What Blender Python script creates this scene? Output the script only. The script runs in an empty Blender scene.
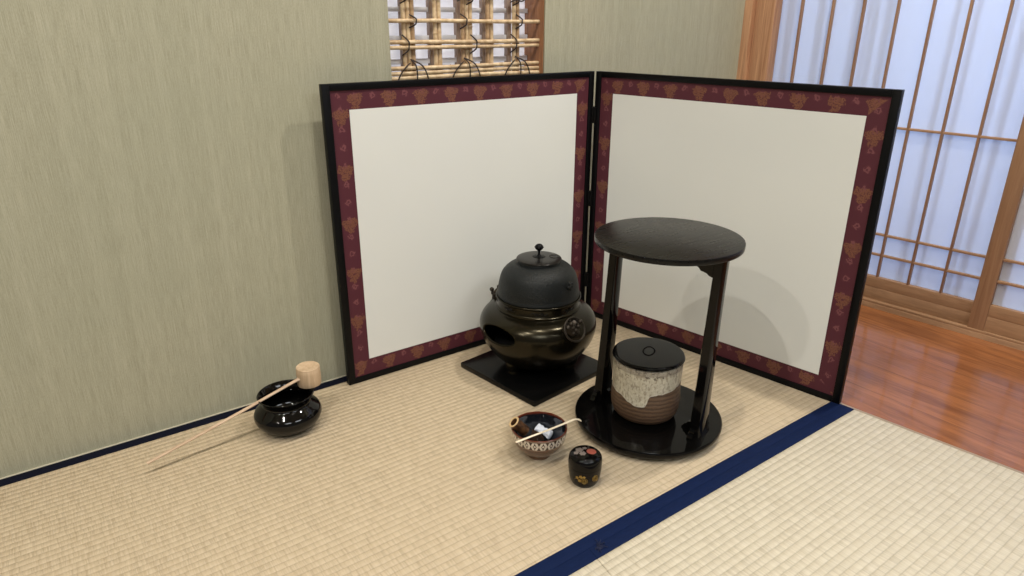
import bpy, bmesh, math, random
from mathutils import Vector, Matrix, noise
random.seed(7)
PI = math.pi
C = bpy.context.scene.collection
V = Vector

# ------------------------------------------------------------------ objects
def tag(o, label, cat, group=None):
    o['label'] = label; o['category'] = cat
    if group: o['group'] = group
    return o

def thing(name, label, cat, loc=(0, 0, 0), rz=0, group=None):
    o = bpy.data.objects.new(name, None); C.objects.link(o)
    o.empty_display_size = .05
    o.location = loc; o.rotation_euler = (0, 0, rz)
    return tag(o, label, cat, group)

def obj(name, bm, m, parent=None, smooth=True, loc=None, rot=None, auto=35):
    me = bpy.data.meshes.new(name)
    bmesh.ops.recalc_face_normals(bm, faces=bm.faces)
    if smooth:
        for f in bm.faces: f.smooth = True
        for e in bm.edges:
            if len(e.link_faces) == 2 and e.calc_face_angle(0) > math.radians(auto): e.smooth = False
    bm.to_mesh(me); bm.free()
    if m is not None: me.materials.append(m)
    o = bpy.data.objects.new(name, me); C.objects.link(o)
    if parent: o.parent = parent
    if loc: o.location = loc
    if rot: o.rotation_euler = rot
    return o

def struct(name, bm, m, parent=None, **k):
    o = obj(name, bm, m, parent, **k)
    if parent is None: o['kind'] = 'structure'
    return o

# ------------------------------------------------------------------ mesh helpers
def box(bm, lo, hi, mat=None, bev=0.0, seg=2):
    lo = V(lo); hi = V(hi)
    b = bmesh.new()
    bmesh.ops.create_cube(b, size=1)
    for v in b.verts:
        v.co = V((lo[i] + (v.co[i] + .5) * (hi[i] - lo[i]) for i in range(3)))
    if bev: bmesh.ops.bevel(b, geom=list(b.edges), offset=bev, segments=seg, affect='EDGES', profile=.5)
    if mat is not None: bmesh.ops.transform(b, matrix=mat, verts=b.verts)
    merge(bm, b)

def merge(bm, b):
    me = bpy.data.meshes.new('t'); b.to_mesh(me); b.free(); bm.from_mesh(me); bpy.data.meshes.remove(me)

def prism(bm, pts, z0, z1, bev=0.0):
    b = bmesh.new()
    vs = [b.verts.new((x, y, z0)) for x, y in pts]
    f = b.faces.new(vs)
    r = bmesh.ops.extrude_face_region(b, geom=[f])
    for v in r['geom']:
        if isinstance(v, bmesh.types.BMVert): v.co.z = z1
    if bev: bmesh.ops.bevel(b, geom=list(b.edges), offset=bev, segments=2, affect='EDGES', profile=.5)
    merge(bm, b)

def lathe(bm, prof, seg=96, cap_ends=False):
    """prof: list of (r, z); uv = (angle/2pi, z)"""
    uvl = bm.loops.layers.uv.verify()
    rings = []
    for r, z in prof:
        if r < 1e-6: rings.append([bm.verts.new((0, 0, z))])
        else: rings.append([bm.verts.new((r * math.cos(2 * PI * i / seg), r * math.sin(2 * PI * i / seg), z)) for i in range(seg)])
    for k in range(len(rings) - 1):
        a, b = rings[k], rings[k + 1]
        for i in range(seg):
            j = (i + 1) % seg
            if len(a) == 1 and len(b) == 1: continue
            if len(a) == 1: vs = [a[0], b[i], b[j]]; us = [(i + .5, prof[k][1]), (i, prof[k + 1][1]), (i + 1, prof[k + 1][1])]
            elif len(b) == 1: vs = [a[i], b[0], a[j]]; us = [(i, prof[k][1]), (i + .5, prof[k + 1][1]), (i + 1, prof[k][1])]
            else: vs = [a[i], b[i], b[j], a[j]]; us = [(i, prof[k][1]), (i, prof[k + 1][1]), (i + 1, prof[k + 1][1]), (i + 1, prof[k][1])]
            f = bm.faces.new(vs)
            for l, u in zip(f.loops, us): l[uvl].uv = (u[0] / seg, u[1])

def smooth_prof(pts, n=6):
    """Catmull-Rom through (r,z) points"""
    out = []
    P = [pts[0]] + list(pts) + [pts[-1]]
    for i in range(1, len(P) - 2):
        p0, p1, p2, p3 = P[i - 1], P[i], P[i + 1], P[i + 2]
        for k in range(n):
            t = k / n
            q = []
            for d in (0, 1):
                q.append(.5 * (2 * p1[d] + (p2[d] - p0[d]) * t + (2 * p0[d] - 5 * p1[d] + 4 * p2[d] - p3[d]) * t * t + (3 * p1[d] - p0[d] - 3 * p2[d] + p3[d]) * t ** 3))
            out.append((max(q[0], 0), q[1]))
    out.append(pts[-1])
    return out

def curve3(pts, n=8):
    P = [V(pts[0])] + [V(p) for p in pts] + [V(pts[-1])]
    out = []
    for i in range(1, len(P) - 2):
        p0, p1, p2, p3 = P[i - 1], P[i], P[i + 1], P[i + 2]
        for k in range(n):
            t = k / n
            out.append(.5 * (2 * p1 + (p2 - p0) * t + (2 * p0 - 5 * p1 + 4 * p2 - p3) * t * t + (3 * p1 - p0 - 3 * p2 + p3) * t ** 3))
    out.append(P[-2])
    return out

def tube(bm, pts, rad, seg=12, closed=False, flat=None, up=None):
    """tube along points; rad: float or list; flat=(w,h) factors for an elliptical section"""
    pts = [V(p) for p in pts]; n = len(pts)
    rings = []
    ref = V(up) if up else None
    prev = None
    for i, p in enumerate(pts):
        if closed: t = pts[(i + 1) % n] - pts[i - 1]
        else: t = pts[min(i + 1, n - 1)] - pts[max(i - 1, 0)]
        t.normalize()
        if ref: a = t.cross(ref)
        elif prev is None: a = t.cross(V((0, 0, 1)) if abs(t.z) < .9 else V((1, 0, 0)))
        else: a = prev - t * prev.dot(t)
        a.normalize(); prev = a; b = a.cross(t)
        r = rad[i] if isinstance(rad, (list, tuple)) else rad
        fw, fh = flat or (1, 1)
        rings.append([bm.verts.new(p + a * (r * fw * math.cos(2 * PI * k / seg)) + b * (r * fh * math.sin(2 * PI * k / seg))) for k in range(seg)])
    m = n if closed else n - 1
    for i in range(m):
        a, b = rings[i], rings[(i + 1) % n]
        for k in range(seg):
            l = (k + 1) % seg
            bm.faces.new([a[k], b[k], b[l], a[l]])
    if not closed:
        bm.faces.new(rings[0]); bm.faces.new(rings[-1][::-1])

def blob(bm, c, r, sub=3, nz=0, fq=30, mat=None, sc=(1, 1, 1)):
    b = bmesh.new(); bmesh.ops.create_icosphere(b, subdivisions=sub, radius=1)
    for v in b.verts:
        k = 1 + (nz * noise.noise(v.co * fq) if nz else 0)
        v.co = V((v.co.x * sc[0], v.co.y * sc[1], v.co.z * sc[2])) * r * k
        if mat is not None: v.co = mat @ v.co
        v.co += V(c)
    merge(bm, b)

# ------------------------------------------------------------------ materials
def sr(*c):
    f = lambda x: (x / 255 / 12.92) if x / 255 <= .04045 else ((x / 255 + .055) / 1.055) ** 2.4
    return (f(c[0]), f(c[1]), f(c[2]), 1)

class N:
    def __init__(s, name):
        s.m = bpy.data.materials.new(name); s.m.use_nodes = True
        s.t = s.m.node_tree; s.n = s.t.nodes; s.l = s.t.links
        s.b = s.n['Principled BSDF']; s.out = s.n['Material Output']
    def new(s, ty, **k):
        x = s.n.new(ty)
        for a, b in k.items(): setattr(x, a, b)
        return x
    def put(s, sock, v):
        if isinstance(v, bpy.types.NodeSocket): s.l.new(v, sock)
        else: sock.default_value = v
    def math(s, op, a, b=None, c=None, clamp=False):
        x = s.new('ShaderNodeMath', operation=op, use_clamp=clamp)
        s.put(x.inputs[0], a)
        if b is not None: s.put(x.inputs[1], b)
        if c is not None: s.put(x.inputs[2], c)
        return x.outputs[0]
    def step(s, a, e0, e1):   # smooth 0..1
        x = s.new('ShaderNodeMapRange', interpolation_type='SMOOTHSTEP')
        s.put(x.inputs['Value'], a); s.put(x.inputs['From Min'], e0); s.put(x.inputs['From Max'], e1)
        return x.outputs[0]
    def mix(s, f, a, b):
        x = s.new('ShaderNodeMix', data_type='RGBA')
        s.put(x.inputs[0], f); s.put(x.inputs[6], a); s.put(x.inputs[7], b)
        return x.outputs[2]
    def coord(s, kind='Object', scale=(1, 1, 1)):
        t = s.new('ShaderNodeTexCoord'); m = s.new('ShaderNodeMapping')
        m.inputs['Scale'].default_value = scale
        s.l.new(t.outputs[kind], m.inputs[0]); return m.outputs[0]
    def xyz(s, v):
        x = s.new('ShaderNodeSeparateXYZ'); s.l.new(v, x.inputs[0]); return x.outputs
    def comb(s, x, y, z=0):
        c = s.new('ShaderNodeCombineXYZ')
        for i, v in enumerate((x, y, z)): s.put(c.inputs[i], v)
        return c.outputs[0]
    def noise(s, v, scale=5, detail=3, rough=.5, dist=0):
        x = s.new('ShaderNodeTexNoise')
        s.l.new(v, x.inputs['Vector']); x.inputs['Scale'].default_value = scale
        x.inputs['Detail'].default_value = detail; x.inputs['Roughness'].default_value = rough
        x.inputs['Distortion'].default_value = dist
        return x.outputs['Fac']
    def bump(s, h, strength=.3, dist=.001):
        x = s.new('ShaderNodeBump'); x.inputs['Strength'].default_value = strength; x.inputs['Distance'].default_value = dist
        s.l.new(h, x.inputs['Height']); s.l.new(x.outputs[0], s.b.inputs['Normal'])
    def set(s, col=None, rough=None, metal=None, coat=None, coat_r=None, spec=None):
        if col is not None: s.put(s.b.inputs['Base Color'], col)
        if rough is not None: s.put(s.b.inputs['Roughness'], rough)
        if metal is not None: s.b.inputs['Metallic'].default_value = metal
        if coat is not None: s.b.inputs['Coat Weight'].default_value = coat
        if coat_r is not None: s.b.inputs['Coat Roughness'].default_value = coat_r
        if spec is not None: s.b.inputs['Specular IOR Level'].default_value = spec
        return s

def plain(name, col, rough=.5, nz=0.0, scale=60, **k):
    n = N(name); v = n.coord()
    if nz:
        f = n.noise(v, scale, 4)
        c = n.mix(f, tuple(x * (1 - nz) for x in col[:3]) + (1,), tuple(min(1, x * (1 + nz)) for x in col[:3]) + (1,))
    else: c = col
    n.set(c, rough, **k)
    return n

# wallpaper: fine vertical fibres
n = N('woven_wallpaper')
v = n.coord(scale=(1, 1, .03)); f1 = n.noise(v, 620, 4, .7)
v2 = n.coord(scale=(1, 1, .012)); f2 = n.noise(v2, 55, 3)
f3 = n.noise(n.coord(scale=(1, 1, .25)), 900, 2)
f4 = n.noise(n.coord(), 1.8, 2)
s = n.math('ADD', n.math('MULTIPLY', f1, .66), n.math('ADD', n.math('MULTIPLY', f2, .18), n.math('MULTIPLY', f3, .30)))
c = n.mix(n.step(s, .30, .80), sr(142, 140, 117), sr(184, 180, 158))
c = n.mix(n.math('MULTIPLY', n.step(f1, .62, .78), .2), c, sr(210, 207, 190))
c = n.mix(n.math('MULTIPLY', n.step(f4, .35, .7), .3), c, sr(156, 158, 136))
n.set(c, .8, spec=.25); n.bump(s, .35, .0008)
M_wall = n.m

# tatami
def tatami(name, base, light, dark):
    n = N(name); v = n.coord(); X, Y, Z = n.xyz(v)
    wob = n.noise(v, 6, 2)
    rowc = n.math('DIVIDE', n.math('ADD', Y, n.math('MULTIPLY', wob, .002)), .0152)
    fr = n.math('FRACT', rowc); rid = n.math('FLOOR', rowc)
    ridge = n.math('SINE', n.math('MULTIPLY', fr, PI))             # 0 at grooves
    # straw stalks run along y; each row jitters its stalks a little
    xs = n.math('ADD', X, n.math('MULTIPLY', n.math('SINE', n.math('MULTIPLY', rid, 2.3)), .0006))
    st = n.noise(n.comb(n.math('MULTIPLY', xs, 1), n.math('MULTIPLY', Y, .05), 0), 330, 3, .7)
    colv = n.comb(n.math('ADD', X, n.math('MULTIPLY', n.noise(v, 25, 2), .006)), n.math('MULTIPLY', rid, .004), 0)
    cg = n.noise(colv, 75, 2, .6)                                  # stronger column lines
    cell = n.noise(n.comb(n.math('MULTIPLY', X, 1), n.math('MULTIPLY', rid, .7), 0), 60, 2)
    groove = n.step(ridge, .0, .42)
    line = n.step(n.math('ABSOLUTE', n.math('SUBTRACT', cg, .5)), .0, .035)
    c = n.mix(n.step(st, .3, .75), dark, light)
    c = n.mix(.55, c, base)
    c = n.mix(n.math('MULTIPLY', n.step(cell, .35, .7), .35), c, light)
    c = n.mix(n.math('MULTIPLY', n.math('SUBTRACT', 1, line), .22), c, tuple(x * .6 for x in dark[:3]) + (1,))
    c = n.mix(n.math('MULTIPLY', n.math('SUBTRACT', 1, groove), .30), c, tuple(x * .55 for x in dark[:3]) + (1,))
    n.set(c, .62, spec=.35)
    h = n.math('ADD', n.math('MULTIPLY', ridge, 1.0), n.math('ADD', n.math('MULTIPLY', line, .25), n.math('MULTIPLY', st, .35)))
    n.bump(h, .9, .0015)
    return n.m
M_tat1 = tatami('tatami_straw', sr(196, 178, 150), sr(209, 192, 165), sr(172, 152, 122))
M_tat2 = tatami('tatami_straw_pale', sr(206, 196, 175), sr(219, 210, 191), sr(182, 169, 144))

n = N('navy_cloth_border'); v = n.coord()
f = n.noise(n.coord(scale=(.08, 1, 1)), 700, 2)
n.set(n.mix(f, sr(8, 20, 50), sr(15, 34, 74)), .75, spec=.3); n.set(spec=.12); n.bump(f, .2, .0003)
M_heri = n.m
M_heri_shade = plain('navy_cloth_border_shaded', sr(11, 14, 30), .8, .15, 300, spec=.12).m  # darker copy of the navy cloth; wall-side shade put into its colour

# black lacquer
M_lac = plain('black_lacquer', (.0025, .0023, .0022, 1), .07, spec=.22).m
n = N('black_lacquer_table_top'); f = n.noise(n.coord(scale=(.08, 1, 1)), 160, 4, .6)
n.set((.006, .0055, .005, 1), n.math('ADD', .24, n.math('MULTIPLY', f, .08)), spec=.22); n.bump(f, .12, .0003)
M_lactop = n.m
M_board = plain('black_board_lacquer', (.003, .003, .003, 1), .18, spec=.2).m
M_frame = plain('black_screen_frame', (.003, .003, .0035, 1), .4, spec=.15).m
M_hinge = plain('dark_hinge_metal', (.01, .01, .01, 1), .35, metal=.6).m
M_iron = None
n = N('cast_iron'); f = n.noise(n.coord(), 260, 4, .6); f2 = n.noise(n.coord(), 18, 3)
n.set(n.mix(f2, (.007, .0085, .009, 1), (.014, .0165, .017, 1)), .5, metal=.2, spec=.35); n.bump(f, .8, .0014)
M_iron = n.m
n = N('dark_bronze'); f = n.noise(n.coord(), 14, 4)
n.set(n.mix(f, (.017, .014, .008, 1), (.032, .027, .015, 1)), n.math('ADD', .17, n.math('MULTIPLY', f, .12)), metal=.8)
M_bronze = n.m
n = N('brown_bronze'); f = n.noise(n.coord(), 40, 4)
n.set(n.mix(f, (.018, .014, .010, 1), (.045, .034, .024, 1)), .42, metal=.6)
M_bronze2 = n.m
M_soot = plain('dark_interior_ash', (.012, .011, .010, 1), .9, .3).m
M_blackglaze = plain('black_glaze', (.003, .0027, .0025, 1), .08, spec=.35).m

# woods
def wood(name, a, b, axis_scale, scale=18, rough=.45, dist=1.2, rings=None, **k):
    n = N(name); v = n.coord(scale=axis_scale)
    f = n.noise(v, scale, 6, .6, dist); g = n.noise(v, scale * 6, 3, .6)
    c = n.mix(n.step(n.math('ADD', n.math('MULTIPLY', f, .75), n.math('MULTIPLY', g, .25)), .32, .68), a, b)
    n.set(c, rough, **k); n.bump(g, .08, .0004)
    return n.m
M_post = wood('cedar_post', sr(160, 114, 82), sr(206, 160, 122), (1, 1, .035), 60, .5)
M_shoji = wood('shoji_wood', sr(144, 108, 80), sr(166, 128, 96), (1, 1, .05), 60, .5)
M_rail = wood('shoji_rail_wood', sr(152, 116, 86), sr(176, 138, 104), (1, .05, 1), 60, .5)
M_jamb = wood('window_jamb_wood', sr(140, 96, 64), sr(176, 126, 90), (1, 1, .06), 50, .55)
M_muntin = wood('window_muntin_wood', sr(146, 126, 112), sr(172, 152, 138), (1, 1, .06), 60, .6)
M_greybar = plain('pale_window_bar', sr(224, 224, 230), .6).m
M_ladle = wood('pale_ladle_wood', sr(186, 158, 126), sr(212, 186, 154), (1, 1, .08), 60, .55)
M_handle = wood('pale_bamboo_handle', sr(182, 154, 126), sr(212, 186, 158), (.06, 1, 1), 60, .5)
M_scoop = plain('ivory_bamboo', sr(236, 222, 196), .4, .06, 40).m
n = N('corridor_floor_boards'); v = n.coord(); X, Y, Z = n.xyz(v)
pw = n.math('DIVIDE', X, .145); pid = n.math('FLOOR', pw); pf = n.math('FRACT', pw)
vv = n.comb(n.math('ADD', X, n.math('MULTIPLY', pid, .37)), n.math('MULTIPLY', n.math('ADD', Y, n.math('MULTIPLY', pid, 3.1)), .09), 0)
f = n.noise(vv, 14, 6, .62, 2.2); g = n.noise(vv, 190, 3, .6)
c = n.mix(n.step(n.math('ADD', n.math('MULTIPLY', f, .7), n.math('MULTIPLY', g, .3)), .3, .7), sr(118, 68, 38), sr(168, 106, 62))
seam = n.step(n.math('ABSOLUTE', n.math('SUBTRACT', pf, .5)), .488, .497)
c = n.mix(n.math('MULTIPLY', seam, .5), c, sr(70, 36, 24))
n.set(c, n.math('ADD', .16, n.math('MULTIPLY', g, .10)), coat=.3, coat_r=.06); n.bump(f, .04, .001)
M_corr = n.m
M_edge = plain('grey_threshold_strip', sr(150, 132, 112), .7).m
M_ceil = plain('plain_ceiling', sr(205, 192, 168), .9, .05, 5).m
M_sub = plain('subfloor', sr(110, 95, 75), .9).m

# bamboo
def bamboo(name, a, b):
    n = N(name); f = n.noise(n.coord(), 60, 3)
    n.set(n.mix(n.step(f, .3, .7), a, b), .42); return n.m
M_bam = bamboo('dry_bamboo', sr(186, 156, 118), sr(226, 202, 164))
M_bamd = bamboo('brown_bamboo', sr(150, 120, 88), sr(196, 164, 126))
M_vine = plain('dark_vine', sr(44, 30, 28), .7).m
n = N('smoked_bamboo'); f = n.noise(n.coord(scale=(1, 1, 1)), 90, 4)
n.set(n.mix(n.step(f, .35, .65), sr(46, 28, 18), sr(92, 62, 38)), .32); M_smoke = n.m
M_bamcut = plain('cut_bamboo_edge', sr(206, 176, 130), .6, .1, 80).m
M_tines = plain('dark_bamboo_tines', sr(70, 48, 30), .5, .2, 80).m

# screen
n = N('screen_paper'); f = n.noise(n.coord(), 220, 4, .7); f2 = n.noise(n.coord(), 3, 2)
n.set(n.mix(f2, sr(220, 221, 216), sr(227, 228, 223)), .8, spec=.2); n.bump(f, .12, .0004)
M_paper = n.m

n = N('brocade_cloth')
t = n.new('ShaderNodeUVMap'); U, W_, _ = n.xyz(t.outputs[0])
uvv = n.comb(U, W_, 0)
wx = n.math('MULTIPLY', n.math('SUBTRACT', n.noise(uvv, 120, 3), .5), .022)
wy = n.math('MULTIPLY', n.math('SUBTRACT', n.noise(n.comb(W_, U, 3), 120, 3), .5), .022)
def motif(ou, ov, pu, pv, R, amp, k, ph=0, wf=1.0):
    a = n.math('DIVIDE', n.math('ADD', U, ou), pu); b = n.math('DIVIDE', n.math('ADD', W_, ov), pv)
    cu = n.math('ADD', n.math('MULTIPLY', n.math('SUBTRACT', n.math('FRACT', a), .5), pu), n.math('MULTIPLY', wx, wf))
    cv = n.math('ADD', n.math('MULTIPLY', n.math('SUBTRACT', n.math('FRACT', b), .5), pv), n.math('MULTIPLY', wy, wf))
    r = n.math('SQRT', n.math('ADD', n.math('MULTIPLY', cu, cu), n.math('MULTIPLY', cv, cv)))
    th = n.math('ARCTAN2', cu, cv)
    rr = n.math('ADD', R, n.math('MULTIPLY', n.math('COSINE', n.math('ADD', n.math('MULTIPLY', th, k), ph)), amp))
    m = n.math('SUBTRACT', 1, n.step(r, n.math('SUBTRACT', rr, .0012), rr))
    return m, r, th
m1, r1, th1 = motif(0, 0, .086, .128, .0185, .0035, 3, PI, 1.1)
det = n.noise(uvv, 330, 3, .7)
edgen = n.noise(uvv, 170, 2, .6)
m1 = n.math('MULTIPLY', m1, n.math('MULTIPLY', n.step(det, .34, .58), n.step(edgen, .30, .46)))
m2, r2, th2 = motif(.0215, .034, .043, .043, .0095, .002, 3, 0, .85)
ring = n.math('SUBTRACT', 1, n.step(n.math('ABSOLUTE', n.math('SUBTRACT', r2, .0048)), .0008, .0030))
m2 = n.math('MULTIPLY', n.math('MULTIPLY', m2, n.math('ADD', .1, n.math('MULTIPLY', ring, .75))), n.math('MULTIPLY', .8, n.math('SUBTRACT', 1, m1)))
c = n.mix(n.math('MULTIPLY', m1, .8), sr(84, 36, 47), sr(138, 92, 62))
c = n.mix(m2, c, sr(136, 82, 84))
fine = n.noise(uvv, 1200, 2)
c = n.mix(n.math('MULTIPLY', fine, .25), c, sr(60, 20, 28))
n.set(c, .6, spec=.35); n.bump(n.math('ADD', m1, n.math('MULTIPLY', fine, .4)), .15, .0003)
M_broc = n.m

# translucent papers and sheer
def translucent(name, col, tr=.6, alpha=None, rough=.0):
    n = N(name); n.n.remove(n.b)
    d = n.new('ShaderNodeBsdfDiffuse'); t = n.new('ShaderNodeBsdfTranslucent'); m = n.new('ShaderNodeMixShader')
    f = n.noise(n.coord(), 35, 4, .7)
    c = n.mix(n.math('MULTIPLY', f, .12), col, tuple(x * .8 for x in col[:3]) + (1,))
    n.l.new(c, d.inputs[0]); n.l.new(c, t.inputs[0])
    m.inputs[0].default_value = tr
    n.l.new(d.outputs[0], m.inputs[1]); n.l.new(t.outputs[0], m.inputs[2])
    o = m.outputs[0]
    if alpha is not None:
        tp = n.new('ShaderNodeBsdfTransparent'); m2 = n.new('ShaderNodeMixShader'); m2.inputs[0].default_value = alpha
        n.l.new(tp.outputs[0], m2.inputs[1]); n.l.new(o, m2.inputs[2]); o = m2.outputs[0]
    n.l.new(o, n.out.inputs[0]); return n.m
M_shojipaper = translucent('shoji_paper', sr(236, 238, 244), .6)
M_sheer = translucent('sheer_curtain', sr(226, 230, 240), .5, .62)
M_winpaper = translucent('window_paper', sr(240, 238, 238), .6)

# ceramics
n = N('tea_bowl_glaze')
t = n.new('ShaderNodeUVMap'); U, Vv, _ = n.xyz(t.outputs[0])
NB = 21
fu = n.math('ABSOLUTE', n.math('SUBTRACT', n.math('FRACT', n.math('MULTIPLY', U, NB)), .5))
vb = n.math('DIVIDE', n.math('SUBTRACT', Vv, .0470), .0195)
fv = n.math('ABSOLUTE', n.math('SUBTRACT', vb, .5))
pet = n.math('ABSOLUTE', n.math('SUBTRACT', fu, fv))
wid = n.math('MULTIPLY', n.math('SINE', n.math('MULTIPLY', n.math('MINIMUM', fu, .5), 2 * PI)), .24)
white = n.math('SUBTRACT', 1, n.step(n.math('SUBTRACT', pet, wid), -.02, .04))
side = n.math('SUBTRACT', 1, n.step(n.math('ADD', n.math('SUBTRACT', .5, fu), fv), .14, .2))
white = n.math('MAXIMUM', white, side)
inb = n.math('MULTIPLY', n.step(vb, -.02, .03), n.math('SUBTRACT', 1, n.step(vb, .97, 1.02)))
line = n.math('SUBTRACT', 1, n.step(n.math('ABSOLUTE', n.math('SUBTRACT', n.math('ABSOLUTE', n.math('SUBTRACT', vb, .5)), .6)), .02, .05))
nn = n.noise(n.coord(), 60, 3)
body = n.mix(nn, sr(58, 32, 20), sr(100, 58, 34))
c = n.mix(inb, body, n.mix(white, sr(48, 26, 20), sr(200, 190, 176)))
c = n.mix(n.math('MULTIPLY', line, .5), c, sr(190, 170, 150))
n.set(c, .16, coat=.5, coat_r=.05); M_bowl = n.m
n = N('tea_bowl_inside_glaze')
t = n.new('ShaderNodeUVMap'); U, Vv, _ = n.xyz(t.outputs[0])
nn = n.noise(n.coord(), 50, 3)
k = n.step(n.math('ADD', Vv, n.math('MULTIPLY', nn, .006)), .0675, .0735)
n.set(n.mix(k, sr(20, 24, 30), sr(98, 44, 28)), .12, coat=.5, coat_r=.04); M_bowlin = n.m
M_foot = plain('unglazed_clay_foot', sr(112, 84, 62), .5, .1).m

n = N('water_jar_glaze')
t = n.new('ShaderNodeUVMap'); U, Vv, _ = n.xyz(t.outputs[0])
ramp = n.new('ShaderNodeFloatCurve')
cv = ramp.mapping.curves[0]
pts = [(0, .60), (.30, .60), (.40, .60), (.50, .57), (.545, .50), (.60, .47), (.622, .52), (.638, .70), (.68, .73), (.73, .74), (.79, .80), (.88, .84), (1, .60)]
cv.points[0].location = pts[0]; cv.points[1].location = pts[-1]
for p in pts[1:-1]: cv.points.new(*p)
ramp.mapping.update()
n.l.new(U, ramp.inputs['Value'])
oc = n.coord()
bn = n.noise(oc, 45, 4, .6); bn2 = n.noise(oc, 160, 3, .6)
# v metres: white above boundary ; boundary = curve*.12
bound = n.math('ADD', n.math('MULTIPLY', ramp.outputs[0], .12), n.math('MULTIPLY', n.math('SUBTRACT', bn, .5), .012))
wh = n.step(n.math('SUBTRACT', Vv, bound), -.0007, .0012)
rings = n.math('SINE', n.math('ADD', n.math('MULTIPLY', Vv, 620), n.math('MULTIPLY', bn, 7)))
clay = n.mix(n.step(n.math('ADD', rings, n.math('MULTIPLY', bn2, 1.2)), -.6, 1.6), sr(80, 60, 46), sr(104, 80, 60))
glz = n.mix(n.step(bn2, .35, .65), sr(188, 180, 158), sr(204, 197, 178))
drip = n.noise(n.comb(n.math('MULTIPLY', U, 14), n.math('MULTIPLY', Vv, 12), 0), 6, 3, .6)
glz = n.mix(n.math('MULTIPLY', n.step(drip, .50, .60), .55), glz, sr(128, 112, 92))
speck = n.noise(n.comb(n.math('MULTIPLY', U, 9), n.math('MULTIPLY', Vv, 22), 2), 5, 3, .6)
top = n.step(Vv, .118, .130)
glz = n.mix(n.math('MULTIPLY', n.math('MULTIPLY', n.step(speck, .56, .60), top), .8), glz, sr(62, 46, 40))
rim = n.step(Vv, .131, .135)
glz = n.mix(n.math('MULTIPLY', rim, .55), glz, sr(104, 92, 84))
edge = n.math('MULTIPLY', wh, n.math('SUBTRACT', 1, n.step(n.math('SUBTRACT', Vv, bound), .001, .004)))
c = n.mix(wh, clay, glz); c = n.mix(n.math('MULTIPLY', edge, .4), c, sr(214, 210, 200))
n.set(c, n.math('SUBTRACT', .55, n.math('MULTIPLY', wh, .25)), coat=.15, coat_r=.2)
n.bump(n.math('ADD', n.math('MULTIPLY', wh, 1.5), n.math('MULTIPLY', rings, n.math('SUBTRACT', .35, n.math('MULTIPLY', wh, .3)))), .5, .0009)
M_jar = n.m

n = N('white_linen'); f = n.noise(n.coord(), 500, 2)
n.set(n.mix(f, sr(212, 218, 232), sr(236, 240, 248)), .85); n.bump(f, .2, .0003); M_linen = n.m
M_gold = plain('gold_lacquer_picture', sr(150, 122, 58), .35, .15, 200, metal=.5).m
M_silver = plain('silver_grey_lacquer_picture', sr(118, 108, 102), .4, .15, 200, metal=.3).m
M_red = plain('vermilion_lacquer_picture', sr(146, 74, 60), .4, .1, 200).m

# ------------------------------------------------------------------ room shell
Z = V((0, 0, 1))
WT = .11
SX, SS = 2.2425, .0898          # corridor-side wall: x = SX - SS*y
wx0, wx1, wz0, wz1 = .852, 1.328, .70, 1.45
bm = bmesh.new()
pieces = [((-2.2, 0, -.05), (wx0, WT, 2.4)), ((wx0, 0, -.05), (wx1, WT, wz0)), ((wx0, 0, wz1), (wx1, WT, 2.4)), ((wx1, 0, -.05), (2.26, WT, 2.4))]
# a single wall mesh with a real opening
xs_, zs_ = [-2.2, wx0, wx1, 2.215], [-.05, wz0, wz1, 2.4]
def wall_grid(bm, xs_, zs_, hole, y0, y1):
    g = {}
    for yi, y in enumerate((y0, y1)):
        for i, x in enumerate(xs_):
            for k, z in enumerate(zs_): g[i, k, yi] = bm.verts.new((x, y, z))
    nx, nz = len(xs_) - 1, len(zs_) - 1
    for i in range(nx):
        for k in range(nz):
            if (i, k) == hole: continue
            bm.faces.new([g[i, k, 0], g[i + 1, k, 0], g[i + 1, k + 1, 0], g[i, k + 1, 0]])
            bm.faces.new([g[i, k, 1], g[i, k + 1, 1], g[i + 1, k + 1, 1], g[i + 1, k, 1]])
            for (di, dk, a, b) in ((-1, 0, (i, k), (i, k + 1)), (1, 0, (i + 1, k), (i + 1, k + 1)), (0, -1, (i, k), (i + 1, k)), (0, 1, (i, k + 1), (i + 1, k + 1))):
                q = (i + di, k + dk)
                if q == hole or not (0 <= q[0] < nx and 0 <= q[1] < nz):
                    bm.faces.new([g[a[0], a[1], 0], g[b[0], b[1], 0], g[b[0], b[1], 1], g[a[0], a[1], 1]])
wall_grid(bm, xs_, zs_, (1, 1), 0, WT)
struct('wall_back', bm, M_wall, smooth=False)

def sp(s, off=0, z=0):          # point on the corridor-side wall, s metres from the corner, off = into the corridor side
    L = math.hypot(SS, 1); d = V((SS / L, -1 / L, 0)); nrm = V((1 / L, SS / L, 0))
    return V((SX, 0, z)) + d * s + nrm * off
Lq = math.hypot(SS, 1)
MS = Matrix(((SS / Lq, 1 / Lq, 0, SX), (-1 / Lq, SS / Lq, 0, 0), (0, 0, 1, 0), (0, 0, 0, 1)))   # local (s, off, z)
def edge_x(y): return 1.5177 - .1114 * y

bm = bmesh.new(); prism(bm, [(-2.2, .0), (-2.2, -3.2), (edge_x(-3.2) - .012, -3.2), (edge_x(0) - .012, 0)], -.12, -.052)
struct('floor', bm, M_sub, smooth=False)
bm = bmesh.new(); prism(bm, [(edge_x(0) + .002, 0), (edge_x(-3.2) + .002, -3.2), (SX + SS * 3.2 + .06, -3.2), (SX + .06, 0)], -.12, -.004)
o = struct('floor_corridor', bm, M_corr, smooth=False)
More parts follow.
